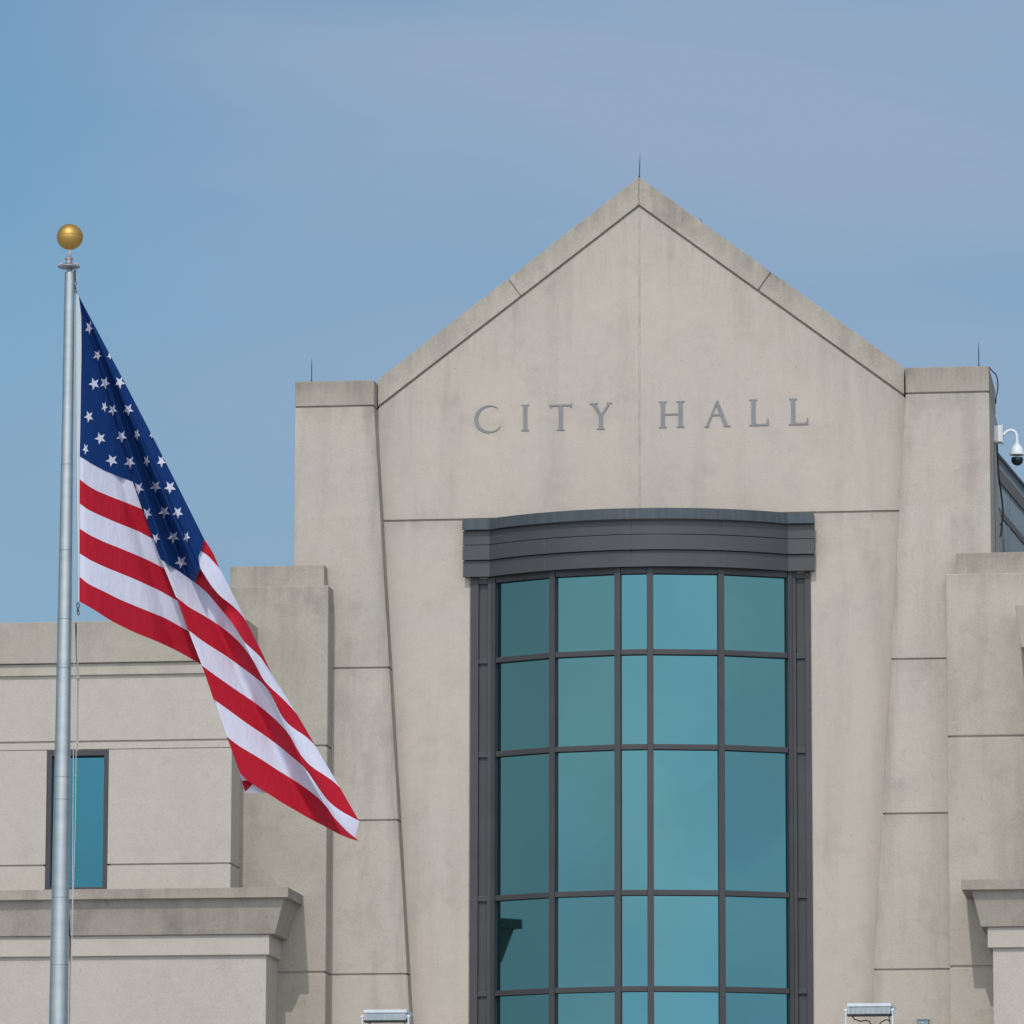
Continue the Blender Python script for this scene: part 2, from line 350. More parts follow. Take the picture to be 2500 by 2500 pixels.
# wings, parapets, window, portico blocks
def frust(g, sx, xb, yb, zb, xt, yt, zt, xo, yk):
    if xo is None: return
    b = [(sx*xb, yb, zb), (sx*xo, yb, zb), (sx*xo, yk, zb), (sx*xb, yk, zb)]
    t = [(sx*xt, yt, zt), (sx*xo, yt, zt), (sx*xo, yk, zt), (sx*xt, yk, zt)]
    if sx > 0: g.hexa(b, t)
    else: g.hexa(b[::-1], t[::-1])
XO = 15.0
for sx in (-1, 1):
    def runs(xi): return ((xi, 9.535), (9.563, XO))
    g = MB()
    wx = 6.845
    for a, b in runs(wx):
        g.box(sx*a, sx*b, -1.33, 3, 13.42, 14.55)
        g.box(sx*a, sx*b, -1.328, 3, 13.272, 13.388)
    g.box(sx*wx, sx*8.99, -1.33, 3, 11.29, 13.262); g.box(sx*10.075, sx*XO, -1.33, 3, 11.29, 13.262)
    g.box(sx*wx, sx*8.99, -1.33, 3, 0, 11.262); g.box(sx*10.075, sx*XO, -1.33, 3, 0, 11.262)
    g.box(sx*8.985, sx*10.08, -1.33, 3, 0, 10.84)
    g.box(sx*(wx+.03), sx*8.95, -1.295, 2.9, .1, 14.5); g.box(sx*10.11, sx*(XO-.1), -1.295, 2.9, .1, 14.5); g.box(sx*8.95, sx*10.11, -1.295, 2.9, 13.25, 14.5)
    g.box(sx*8.95, sx*10.11, -1.0, 2.9, 10.8, 13.25)
    w = g.build('wing_wall', CON_WING, B, .008)
    g = MB()
    for a, b in runs(6.76): g.box(sx*a, sx*b, -1.385, 3, 14.552, 14.752)
    for i, (a, b) in enumerate(runs(6.66)): frust(g, sx, a, -1.45, 14.76, (6.57 if i == 0 else a), -1.585, 15.458, b, 3.1)
    g.box(sx*6.80, sx*(XO-.1), -1.34, 2.9, 14.5, 15.3)
    g.build('parapet', concrete('parapet_concrete', (.42,.377,.326), (.44,.397,.35), .12, 5+sx, tops=((15.46,.4,.12),)), w, .008)
    # window in the wing
    if True:
        x0, x1 = (8.99, 10.075)
        g = MB(); y0, y1 = -1.31, -1.05
        for a, b, c, d in ((x0, x0+.085, 10.842, 13.26), (x1-.085, x1, 10.842, 13.26), (x0+.085, x1-.085, 13.165, 13.26), (x0+.085, x1-.085, 10.842, 10.90)):
            g.box(sx*a, sx*b, y0, y1, c, d)
        wn = g.build('window', BRONZE2, B, .004)
        g = MB(); g.box(sx*(x0+.08), sx*(x1-.08), -1.15, -1.13, 10.89, 13.17); g.build('pane', GLASS2, wn)
    # portico block
    e = 0 if sx < 0 else 1
    g = MB()
    xw = (6.165, 6.128)[e]; xbnd = (6.105, 6.047)[e]
    for a, b in runs(xw): g.box(sx*a, sx*b, -1.59, 3, 0, 9.70)
    for a, b in runs(xbnd): g.box(sx*a, sx*b, -1.66, 3, 9.685, 10.03)
    g.box(sx*(xw+.04), sx*(XO-.05), -1.55, 2.9, 0, 10.5)
    pw = g.build('portico_wall', CON_WING, B, .008)
    g = MB()
    for i, (a, b) in enumerate(runs((5.995, 5.94)[e])): frust(g, sx, a, -1.72, 10.03, ((5.815, 5.80)[e] if i == 0 else a), -1.885, 10.63, b, 3.05)
    g.box(sx*(5.728, 5.640)[e], sx*XO, -2.0, 3.1, 10.622, 10.795)
    g.build('cornice', CON_CAP, pw, .010)

# ------------------------------------------------------------------ curved canopy and bow window
def arc_pts(c, y_end, sag, n=48, x0=None, x1=None):
    Rr = (c*c + sag*sag)/(2*sag); yc = y_end - sag + Rr
    x0 = -c if x0 is None else x0; x1 = c if x1 is None else x1
    return [(x0+(x1-x0)*i/n, yc - math.sqrt(Rr*Rr-(x0+(x1-x0)*i/n)**2)) for i in range(n+1)]
def ribbon(g, pts, back, z0, z1, yk=None):
    """solid band following pts (x,y) with a depth 'back' """
    A = []
    for x, y in pts:
        yb = (y+back) if yk is None else yk
        A.append([g.bm.verts.new((x, y, z0)), g.bm.verts.new((x, y, z1)), g.bm.verts.new((x, yb, z1)), g.bm.verts.new((x, yb, z0))])
    for a, b in zip(A, A[1:]):
        for k in range(4): g.bm.faces.new((a[k], b[k], b[(k+1) % 4], a[(k+1) % 4]))
    g.bm.faces.new(A[0][::-1]); g.bm.faces.new(A[-1])
can = MB()
ribbon(can, [(-3.062, .26), (-2.64, .26)] + arc_pts(2.60, .26, .80) + [(2.64, .26), (3.045, .26)], 0, 16.395, 17.37, yk=.366)
can = can.build('window_canopy', BRONZE, B)
SEAL = plain('brown_sealant', (.16,.14,.125), .8, 0, .3, 8)
for xs in (-1.575, -.035, 1.50):
    g = MB()
    for z0, z1, yf in ((17.2, 17.38, .085), (16.95, 17.19, .19), (16.68, 16.925, .155), (16.39, 16.66, .215)):
        ya = arc_pts(2.606, yf, .82, 2, xs-.005, xs+.005)[1][1]; g.box(xs-.0045, xs+.0045, ya, ya+.015, z0, z1)
    g.build('seam_sealant', SEAL, can)
for z0, z1, yf in ((17.195, 17.385, .075), (16.945, 17.192, .180), (16.672, 16.93, .145), (16.385, 16.668, .205)):
    g = MB()
    sag = .82
    segs = [[(-3.075, yf), (-2.625, yf)], None, None, None, None, [(2.60, yf), (3.055, yf)]]
    cuts = [-2.612, -1.575, -.035, 1.50, 2.60]
    full = 2.606
    for i in range(4):
        a, b = cuts[i]+.004, cuts[i+1]-.004
        if i == 0: a = cuts[0]
        if i == 3: b = cuts[4]
        segs[i+1] = arc_pts(full, yf, sag, 16, max(a, -full), min(b, full))
    segs[1] = segs[0] + segs[1][1:] if False else segs[1]
    pl = segs[0][:1] + segs[1]; pr = segs[4] + segs[5][1:]
    for pts in (pl, segs[2], segs[3], pr):
        ribbon(g, pts, .03, z0, z1)
    g.build('fascia_band', BRONZE_T if z0 > 17.1 else BRONZE, can, .004, smooth=False)
# window
GC, GE, GS = 2.45, .29, .745
GRr = (GC*GC + GS*GS)/(2*GS); GYC = GE - GS + GRr
def gy(x): return GYC - math.sqrt(GRr*GRr - x*x)
node_x = [-2.530, -1.437, -.285, .268, 1.46, 2.598]
nodes = [(x, gy(x) if abs(x) < 2.4 else .33) for x in node_x]
TZ = [14.925, 13.285, 10.785, 9.145, 7.5, 5.9, 4.3, 2.7]; HEAD = 16.335; SILL = 1.1
bay = MB()
# flat jambs with recessed panels
for sx in (-1, 1):
    o = 0 if sx < 0 else .008
    yb = GY+.3
    j1, j2, j3 = (2.818, 2.655, 2.565) if sx < 0 else (2.868, 2.712, 2.630)
    bay.box(sx*(2.955+o), sx*j1, .335, yb, SILL, 16.43)
    bay.box(sx*j1, sx*j2, .400, yb, SILL, 16.43)
    bay.box(sx*j2, sx*j3, .322, yb, SILL, 16.43)
    bay.box(sx*(j3+.005), sx*2.40, .45, yb, SILL, 16.43)
    for z in TZ + [16.32]:
        bay.box(sx*(j1-.002), sx*(j2+.002), .348, .42, z-.045, z+.045)
bw = bay.build('bay_window', BRONZE2, B, .004)
for sx in (-1, 1):
    g = MB(); g.box(sx*2.958, sx*2.978, GY-.006, GY+.02, SILL, 16.38); g.build('perimeter_sealant', plain('perimeter_sealant', (.20,.175,.155), .8, 0, .2, 9), bw)
def seg_box(g, p, q, a0, a1, out0, out1, z0, z1):
    """box along chord p->q from parameter a0 to a1 (metres), from out0 to out1 metres in front of the chord"""
    d = Vector((q[0]-p[0], q[1]-p[1])); Ln = d.length; d /= Ln; nrm = Vector((d.y, -d.x))
    if a1 < 0: a1 = Ln + a1
    P = lambda a, o: (p[0]+d.x*a+nrm.x*o, p[1]+d.y*a+nrm.y*o)
    c = [P(a0, out1), P(a1, out1), P(a1, out0), P(a0, out0)]
    g.hexa([(x, y, z0) for x, y in c], [(x, y, z1) for x, y in c])
zs = [HEAD] + TZ
for i in range(5):
    p, q = nodes[i], nodes[i+1]
    for z in TZ:
        g = MB(); seg_box(g, p, q, .05, -.05, -.10, .048, z-.046, z+.046); g.build('transom', BRONZE2, bw, .004)
    g = MB(); seg_box(g, p, q, .05, -.05, -.10, .046, HEAD-.05, HEAD+.10); g.build('head_rail', BRONZE2, bw, .004)
    g = MB(); seg_box(g, p, q, .05, -.05, -.10, .046, SILL, SILL+.1); g.build('sill_rail', BRONZE2, bw, .004)
    for j in range(len(zs)):
        z1 = zs[j]-.046; z0 = (zs[j+1]+.046) if j+1 < len(zs) else SILL+.1
        d = Vector((q[0]-p[0], q[1]-p[1])); Ln = d.length
        g = MB(); seg_box(g, p, q, .035, -.035, -.055, -.040, z0-.02, z1+.02); g.build('pane', GLASS, bw)
for i, (x, y) in enumerate(nodes):
    a = nodes[max(i-1, 0)]; b = nodes[min(i+1, 5)]
    d = Vector((b[0]-a[0], b[1]-a[1])).normalized(); nrm = Vector((d.y, -d.x)); hw = .054
    if i in (0, 5): hw = .040
    c = []
    for s_, o_ in ((-1, .06), (1, .06), (1, -.12), (-1, -.12)):
        c.append((x + d.x*hw*s_ + nrm.x*o_, y + d.y*hw*s_ + nrm.y*o_))
    g = MB(); g.hexa([(u, v, SILL) for u, v in c], [(u, v, HEAD+.098) for u, v in c]); g.build('mullion', BRONZE2, bw, .005)
g = MB(); ribbon(g, arc_pts(2.45, .40, .60), .3, SILL+.2, 16.3, yk=.9); g.build('window_backing', GASKET, bw)
g = MB(); g.box(-2.95, 2.95, -.55, GY+.4, .0, SILL); g.build('sill_wall', CON_MAIN, B, .01)

# ------------------------------------------------------------------ letters
U = .47/250
def serif(x0, x1, xa, xb, y0, y1, top=True): pass
def L_I(): return [[(0,0),(70,0),(70,8),(54,16),(54,234),(70,242),(70,250),(0,250),(0,242),(17,234),(17,16),(0,8)]], []
def L_T(): return [[(0,0),(8,0),(14,8),(196,8),(202,0),(210,0),(204,38),(196,38),(190,24),(125,24),(125,238),(140,242),(140,252),(70,252),(70,242),(87,238),(87,24),(24,24),(17,40),(9,40)]], []
def L_Y(): return [[(0,2),(68,2),(68,12),(54,14),(100,100),(104,100),(160,14),(150,12),(150,0),(196,0),(196,10),(182,12),(116,120),(116,238),(132,242),(132,252),(62,252),(62,242),(78,238),(78,118),(16,14),(0,12)]], []
def L_H(): return [[(0,0),(70,0),(70,10),(54,14),(54,116),(176,116),(176,14),(160,10),(160,0),(232,0),(232,10),(214,14),(214,236),(230,240),(230,250),(160,250),(160,240),(176,236),(176,131),(54,131),(54,236),(70,240),(70,250),(0,250),(0,240),(16,236),(16,14),(0,10)]], []
def L_A(): return [[(112,0),(122,0),(212,236),(236,242),(236,252),(172,252),(172,242),(176,238),(142,147),(72,147),(38,236),(44,242),(44,252),(0,252),(0,242),(16,236),(60,128)]], [[(80,130),(135,130),(106,54)]]
def L_L(): return [[(4,0),(74,0),(74,9),(58,14),(58,218),(64,230),(80,234),(140,232),(158,222),(164,184),(175,184),(175,250),(0,250),(0,240),(20,234),(20,14),(4,9)]], []
def L_C():
    o = []
    for k in range(0, 33):
        t = R(-42) - R(274)*k/32
        o.append((132 + 130*math.cos(t), 131 - 131*math.sin(t)))
    # t runs from -42 deg (lower right) clockwise over the left side to the upper right
    o = []
    for k in range(33):
        t = R(52) + R(256)*k/32           # screen angle, 0 = right, growing counter-clockwise (up)
        o.append((134 + 134*math.cos(t), 131 - 131*math.sin(t)))
    i = []
    for k in range(33):
        t = R(305) - R(250)*k/32
        i.append((150 + 116*math.cos(t), 128 - 117*math.sin(t)))
    return [o + [(240, 212), (247, 206)][:0] + [(244, 196)] + i + [(222, 50)]], []
glyphs = [('C', L_C, 1158), ('I', L_I, 1273), ('T', L_T, 1341), ('Y', L_Y, 1441), ('H', L_H, 1609), ('A', L_A, 1720), ('L', L_L, 1829), ('L', L_L, 1926)]
for ch, fn, px in glyphs:
    x0 = at(px, 1015, GY).x; outl, holes = fn(); h = 250
    loops = [[Vector((x0+u*U*1.03, 19.445 - v*U*(1 if v < 200 else 1), 0)) for u, v in l] for l in outl+holes]
    tris = geometry.tessellate_polygon(loops)
    flat = [p for l in loops for p in l]
    g = MB(); yf, yb = GY-.014, GY-.002
    vf = [g.bm.verts.new((p.x, yf, p.y)) for p in flat]; vb = [g.bm.verts.new((p.x, yb, p.y)) for p in flat]
    for a, b, c in tris:
        g.bm.faces.new((vf[a], vf[b], vf[c])); g.bm.faces.new((vb[c], vb[b], vb[a]))
    k = 0
    for l in loops:
        n_ = len(l)
        for i in range(n_):
            a, b = k+i, k+(i+1) % n_
            g.bm.faces.new((vf[a], vb[a], vb[b], vf[b]))
        k += n_
    o = g.build('letter', LETTER, B); o['label'] = 'grey serif capital letter ' + ch

# ------------------------------------------------------------------ metal clad roof end behind the right tower
RY = 9.0
g = MB()
def rz(x): return 19.93 - 1.25*(x-5.83)
rp = [(5.2, 0), (9.8, 0), (9.8, rz(9.8)), (5.2, rz(5.2))]
g.prism(rp, RY, RY+12)
roof = g.build('metal_roof', ROOFM, B)
g = MB()
for k in range(12):
    x = 5.25 + k*.38
    g.box(x, x+.025, RY-.03, RY, 10, rz(x)-.3)
g.build('standing_seam', ROOFM, roof)
for off, th, yy in ((-.0, .05, RY-.16), (-.27, .19, RY-.10), (-1.03, .10, RY-.05)):
    g = MB(); n_ = 0
    g.prism([(5.2, rz(5.2)+off-th*1.3), (9.8, rz(9.8)+off-th*1.3), (9.8, rz(9.8)+off+.0), (5.2, rz(5.2)+off+.0)], yy, RY+.01 if off else RY+12.1)
    g.build('rake_trim', STEEL if not off else BRONZE, roof, .005)

# ------------------------------------------------------------------ lightning rods
def rod(x, y, z, h, lean, label):
    e = empty('lightning_rod', (x, y, z))
    tag(e, label, 'lightning rod', 'lightning rods on the roof line')
    g = MB(); g.tube([(x, y, z-.01), (x, y, z+.05)], [.018, .012], 8); g.build('base', STEEL, e)
    g = MB(); g.tube([(x, y, z+.05), (x+lean*.6, y, z+h*.6), (x+lean, y, z+h)], [.0085, .0085, .003], 6); g.build('rod', STEEL, e)
rod(0.0, .42, 23.45, .42, .012, 'thin dark lightning rod on the very peak of the gable')
rod(-5.765, .15, 19.872, .44, 0, 'thin dark lightning rod on top of the tower nearest the flag')
rod(5.925, .15, 19.872, .44, 0, 'thin dark lightning rod on the tower above the security camera')
e = empty('coping_spike', (1.0, 1.1, 22.68)); tag(e, 'pair of tiny wire spikes on the right slope of the gable', 'spike')
for dx in (0, .03):
    g = MB(); g.tube([(1.0+dx, 1.1, 22.66), (1.0+dx, 1.1, 22.86-dx)], .004, 5); g.build('wire', STEEL, e)

# ------------------------------------------------------------------ lightning cable at right tower cap
g = MB()
cp = [at(2415, 897, .3), at(2424, 908, 1.0), at(2431, 913, 2.0), at(2435, 925, 2.1), at(2436.5, 942, 2.15), at(2434.5, 958, 2.1), at(2431.5, 972, 2.0), at(2431, 985, 2.2)]
g.tube(cp, .011, 7)
tag(g.build('roof_cable', CABLE), 'thin dark cable looping over the edge of the right tower cap', 'cable')
# conduit on the tower side below the camera
e = empty('conduit', (6.12, 1.6, 16.7)); tag(e, 'dark conduit and loose wires running down the tower side under the security camera', 'conduit')
g = MB(); g.tube([(6.115, 1.5, 18.78), (6.115, 1.5, 15.9)], .013, 7); g.build('pipe', GREYBOX, e)
g = MB(); g.tube([(6.15, 1.7, 18.8), (6.16, 1.9, 18.3), (6.20, 2.3, 17.9), (6.215, 2.35, 17.7), (6.19, 2.3, 17.45), (6.175, 2.25, 17.27), (6.16, 2.2, 17.24)], .016, 7)
g.tube([(6.19, 2.3, 17.5), (6.165, 2.2, 17.45)], .014, 6); g.build('wire', CABLE, e)

# ------------------------------------------------------------------ security camera
CX, CY = 6.108, 1.5
e = empty('security_camera', (CX, CY, 18.9)); tag(e, 'white gooseneck dome security camera with black lens globe on the right tower', 'security camera')
g = MB(); g.box(CX-.002, CX+.15, CY-.12, CY+.12, 18.785, 19.075); bx = g.build('junction_box', WHITE, e, .014)
g = MB(); g.box(CX+.142, CX+.158, CY-.135, CY+.135, 18.77, 19.09); g.build('flange', WHITE, bx, .004)
g = MB()
pts = [(CX+.15, CY, 18.93)]
for t in range(0, 11):
    a = R(125 - t*12.5*1.0)
    pts.append((CX+.285 + .125*math.cos(a), CY, 18.905 + .115*math.sin(a)))
pts.append((CX+.41, CY, 18.80))
pts = [(CX+.15, CY, 18.925), (CX+.19, CY, 18.945), (CX+.23, CY, 18.985), (CX+.28, CY, 19.005), (CX+.33, CY, 19.0), (CX+.375, CY, 18.965), (CX+.398, CY, 18.91), (CX+.40, CY, 18.79)]
g.tube(pts, .028, 14); g.build('arm', WHITE, e, smooth=True)
dc = (CX+.40, CY, 18.46)
g = MB(); g.lathe(dc, [(.118,.10),(.132,.105),(.132,.125),(.120,.13),(.116,.16),(.105,.21),(.082,.25),(.055,.28),(.036,.30),(.033,.335)], 36); hs = g.build('housing', WHITE, e, smooth=True)
prof = [(.105*math.sin(R(a))+.0005, .02-.105*math.cos(R(a))) for a in range(0, 111, 10)]
g = MB(); g.lathe(dc, prof, 36); g.build('globe', SMOKED, e, smooth=True)

# ------------------------------------------------------------------ entrance canopy that carries the floodlights
g = MB(); g.box(-5.2, 5.2, -3.4, GY-.01, 7.55, 7.85); g.build('entrance_canopy', CON_CAP, B, .02)
# ------------------------------------------------------------------ floodlights
def floodlight(x0, z, label):
    w = .735; e = empty('floodlight', (x0+w/2, -2.5, 7.85)); tag(e, label, 'floodlight', 'white floodlights at the foot of the facade')
    g = MB()
    g.hexa([(x0, -2.5, z-.055), (x0+w, -2.5, z-.055), (x0+w+.06, -2.2, z-.10), (x0+.06, -2.2, z-.10)], [(x0, -2.5, z), (x0+w, -2.5, z), (x0+w+.06, -2.2, z-.05), (x0+.06, -2.2, z-.05)])
    g.hexa([(x0+.02, -2.44, z-.16), (x0+w-.02, -2.44, z-.16), (x0+w+.03, -2.2, z-.19), (x0+.03, -2.2, z-.19)], [(x0+.02, -2.46, z-.05), (x0+w-.02, -2.46, z-.05), (x0+w+.03, -2.2, z-.09), (x0+.03, -2.2, z-.09)])
    h = g.build('housing', FLOODW, e, .008)
    g = MB(); n_ = 34
    for i in range(n_):
        x = x0+.02+(w-.04)*(i+.5)/n_
        g.hexa([(x-.006, -2.485, z-.175), (x+.006, -2.485, z-.175), (x+.006, -2.42, z-.185), (x-.006, -2.42, z-.185)], [(x-.006, -2.50, z-.068), (x+.006, -2.50, z-.068), (x+.006, -2.44, z-.068), (x-.006, -2.44, z-.068)])
    g.build('cooling_fin', FLOODW, h)
    g = MB(); g.box(x0+.0, x0+w, -2.47, -2.28, z-.205, z-.172); g.build('underside', GASKET, h)
    g = MB()
    for xx in (x0-.022, x0+w+.02):
        g.box(xx-.012, xx+.012, -2.47, -2.43, 7.9, z-.08); g.tube([(xx-.03, -2.45, z-.115), (xx+.03, -2.45, z-.115)], .026, 10)
    g.box(x0-.03, x0+w+.03, -2.47, -2.43, 7.87, 7.91); g.box(x0+w/2-.06, x0+w/2+.06, -2.52, -2.38, 7.846, 7.872); g.build('yoke', FLOODW, e, .003)
    g = MB()
    g.tube([(x0+.07, -2.4, z-.19), (x0+.12, -2.4, z-.26), (x0+.22, -2.4, z-.29), (x0+.30, -2.4, z-.275), (x0+.36, -2.4, z-.29), (x0+.40, -2.4, z-.36), (x0+.38, -2.4, 7.9)], .011, 6)
    g.tube([(x0+w-.06, -2.4, z-.18), (x0+w-.04, -2.4, z-.25), (x0+w-.02, -2.36, z-.45), (x0+w-.2, -2.4, 7.95)], .010, 6)
    g.tube([(x0+w-.02, -2.4, z-.29), (x0+w-.09, -2.4, z-.265), (x0+w-.17, -2.4, z-.30), (x0+w-.26, -2.4, z-.42), (x0+w-.27, -2.4, 7.95)], .010, 6)
    g.build('cable', CABLE, e, smooth=True)
floodlight(-4.345, 8.672, 'white finned floodlight on a yoke at the foot of the left tower, near the flag')
floodlight(3.752, 8.712, 'white finned floodlight at the foot of the right tower, beside the grey box')
e = empty('electrical_box', (4.85, -.05, 8.1)); tag(e, 'small blue-grey electrical box on the foot of the right tower', 'electrical box')
g = MB(); g.box(4.765, 4.955, -.10, 0, 8.25, 8.62); b_ = g.build('enclosure', GREYBOX, e, .005)
g = MB(); g.box(4.755, 4.965, -.115, .0, 8.605, 8.628); g.build('lid', GREYBOX, e, .003)
g = MB(); g.tube([(4.86, -.11, 8.56), (4.86, -.095, 8.56)], .010, 8); g.build('screw', WHITE, e)

# ------------------------------------------------------------------ flagpole
PX, PY = -1.603, -39.0
e = empty('flagpole', (PX, PY, 0)); tag(e, 'tall tapered aluminium flagpole with gold ball finial', 'flagpole')
prof = []
zz = [0, 4, 5.76, 7.86, 9.98, 12.0, 13.45, 13.585]
rr = [.118, .107, .098, .0855, .072, .060, .0545, .0535]
import bisect
def prad(z):
    i = max(0, min(len(zz)-2, bisect.bisect(zz, z)-1)); t = (z-zz[i])/(zz[i+1]-zz[i]); return rr[i]+(rr[i+1]-rr[i])*t
z = 0
while z < 13.585: prof.append((prad(z), z)); z += .25
prof.append((.0535, 13.575)); prof.append((.049, 13.59))
g = MB(); g.lathe((PX, PY, 0), prof, 40); shaft = g.build('shaft', POLE, e, smooth=True)
for zj in (6.36, 7.05, 8.06, 8.29, 9.42, 9.93, 10.65, 11.55):
    g = MB(); r0 = prad(zj); g.lathe((PX, PY, zj), [(r0+.0006, -.004), (r0+.0014, 0), (r0+.0006, .004)], 40); g.build('joint_ring', RINGM, shaft, smooth=True)
g = MB(); g.lathe((PX, PY, 13.58), [(.026, 0), (.026, .03), (.022, .04), (.022, .055)], 20)
g.lathe((PX-.012, PY, 13.635), [(.03,-.01),(.09,-.005),(.116,.008),(.116,.016),(.095,.03),(.05,.045),(.036,.05),(.034,.085),(.042,.09),(.042,.105),(.028,.115),(.02,.135),(.01,.15)], 36)
for dx in (-.075, .075):
    g.tube([(PX-.012+dx, PY-.02, 13.668), (PX-.012+dx, PY+.02, 13.668)], .026, 14)
truck = g.build('truck', plain('cast_aluminium', (.33,.32,.35), .5, .6, .1, 12), e, smooth=True)
g = MB(); g.tube([(PX-.008, PY, 13.76), (PX-.006, PY, 13.84)], .010, 12); g.build('stem', WHITE, e, smooth=True)
bp = []
for a in range(0, 181, 6):
    bp.append((max(.0006, .1365*math.sin(R(a))), -.1365*math.cos(R(a))))
g = MB(); g.lathe((PX-.006, PY, 13.966), bp, 56); ball = g.build('ball_finial', GOLD, e, smooth=True)
g = MB(); g.lathe((PX-.006, PY, 13.966), [(.1362, .008), (.1392, .010), (.1392, .014), (.1362, .016)], 56); g.build('seam', GOLD, ball, smooth=True)

# ------------------------------------------------------------------ halyard
e = empty('halyard', (PX+.12, PY, 1)); tag(e, 'thin rope halyard with snap hooks running beside the flagpole', 'rope')
g = MB()
g.tube([at(187.5, 655, PY), at(187.2, 700, PY), at(188, 722, PY)], .0045, 6)
g.tube([at(181, 690, PY), at(184, 900, PY), at(183.6, 1200, PY), at(182, 1500, PY), at(180, 1700, PY), at(179, 1900, PY), at(178, 2000, PY), at(177, 2200, PY), at(173, 2500, PY), (PX+.11, PY, 1)], .0050, 6)
g.tube([at(190, 1500, PY), at(188, 1560, PY), at(188.3, 1640, PY), at(186.5, 1800, PY), at(184, 2000, PY), at(180, 2150, PY), at(178, 2200, PY), at(174.5, 2350, PY), at(171.5, 2500, PY), (PX+.10, PY-.02, 1)], .0045, 6)
g.build('rope', ROPE, e, smooth=True)
def oval(g, c, w, h, r=.0050):
    pts = [(c.x + w*math.cos(R(k*30)), c.y, c.z + h*math.sin(R(k*30))) for k in range(13)]
    g.tube(pts, r, 6, False)
for pts, nm in ((((182.5, 664, .006, .016), (182.8, 673, .007, .018), (183.2, 681, .006, .016), (184.5, 693, .012, .026), (185, 704, .006, .012), (186, 712, .006, .014)), 'snap_hook'),
                (((190.5, 1478, .014, .028), (190.3, 1489, .007, .014), (190.8, 1497, .012, .020)), 'snap_hook')):
    g = MB()
    for u, v, w, h in pts: oval(g, at(u, v, PY), w, h)
    g.build(nm, CHAIN, e, smooth=True)

# ------------------------------------------------------------------ flag
flag = empty('flag', at(193, 1468, PY)); tag(flag, 'red, white and blue flag with stars and stripes drooping from the pole', 'flag')
def lerp(a, b, t): return tuple(a[i]+(b[i]-a[i])*t for i in range(len(a)))
def resample(pl, n):
    """pl: list of (u,v,d); n segments by arc length, keeping depth interpolated smoothly"""
    s = [0]
    for a, b in zip(pl, pl[1:]): s.append(s[-1]+math.hypot(b[0]-a[0], b[1]-a[1]))
    out = []
    for k in range(n+1):
        t = s[-1]*k/n; i = 0
        while i < len(s)-2 and s[i+1] < t: i += 1
        f = (t-s[i])/max(1e-6, s[i+1]-s[i]); out.append(lerp(pl[i], pl[i+1], f))
    return out
def smoothrow(row, it=2):
    for _ in range(it):
        row = [row[0]] + [tuple((row[i-1][k]+2*row[i][k]+row[i+1][k])/4 for k in range(3)) for i in range(1, len(row)-1)] + [row[-1]]
    return row
def with_depth(pts, d0, d1):
    """add a depth going linearly by arc length from d0 to d1"""
    s = [0]
    for a, b in zip(pts, pts[1:]): s.append(s[-1]+math.hypot(b[0]-a[0], b[1]-a[1]))
    return [(p[0], p[1], d0+(d1-d0)*(q/s[-1])) for p, q in zip(pts, s)]
def sheet(g, A, Bn, mi, m=5, push=0):
    """quads between two equally sampled rows"""
    prev = None
    for j in range(m+1):
        f = j/m
        cur = []
        for a, b in zip(A, Bn):
            q = lerp(a, b, f); cur.append(g.bm.verts.new(at(q[0], q[1], PY+q[2]+push)))
        if prev:
            for i in range(len(cur)-1):
                fc = g.bm.faces.new((prev[i], cur[i], cur[i+1], prev[i+1])); fc.material_index = mi; fc.smooth = True
        prev = cur
field = MB(); RED, WHT = 0, 1
# --- hoist panel
hb = [[(194,1114),(220,1130),(258,1150),(290,1163),(323,1176)],
      [(194,1169.5),(215,1186),(238,1199),(269,1212),(310.5,1228),(347,1243)],
      [(194,1229),(215,1244.5),(246,1259),(285,1276),(336,1296),(375,1317)],
      [(194,1290),(220,1307),(259,1325),(310.6,1345.5),(362,1367.5),(401,1388)],
      [(194,1350.7),(220,1367.5),(259,1385.6),(323.5,1411.5),(388,1441),(433.5,1467)],
      [(194,1407.6),(215,1425.7),(251,1442.5),(289,1462),(341.6,1484),(404,1509),(458,1540)],
      [(193,1468),(227,1487),(273,1517),(326,1543),(388,1568),(435,1590),(489,1621)]]
def prof_h(t):      # depth across the hoist panel
    K = [(0, 0), (.06, .0), (.2, .074), (.42, .20), (.65, .325), (.79, .44), (1.0, .42)]
    for (a, x), (b, y) in zip(K, K[1:]):
        if t <= b: return x+(y-x)*(t-a)/(b-a)
    return K[-1][1]
NH = 40
rows = []
for pl in hb:
    r = resample([(a, b, 0) for a, b in pl], NH)
    r = smoothrow(r, 1)
    r = [(u, v, prof_h(i/NH)*(v-722)/480) for i, (u, v, _) in enumerate(r)]
    r = smoothrow(r, 1)
    u, v, d = r[-1]
    r += [(u+10, v+4, d+.05), (u+20, v+8, d+.12)]
    rows.append(r)
for k in range(6): sheet(field, rows[k], rows[k+1], WHT if k % 2 == 0 else RED)
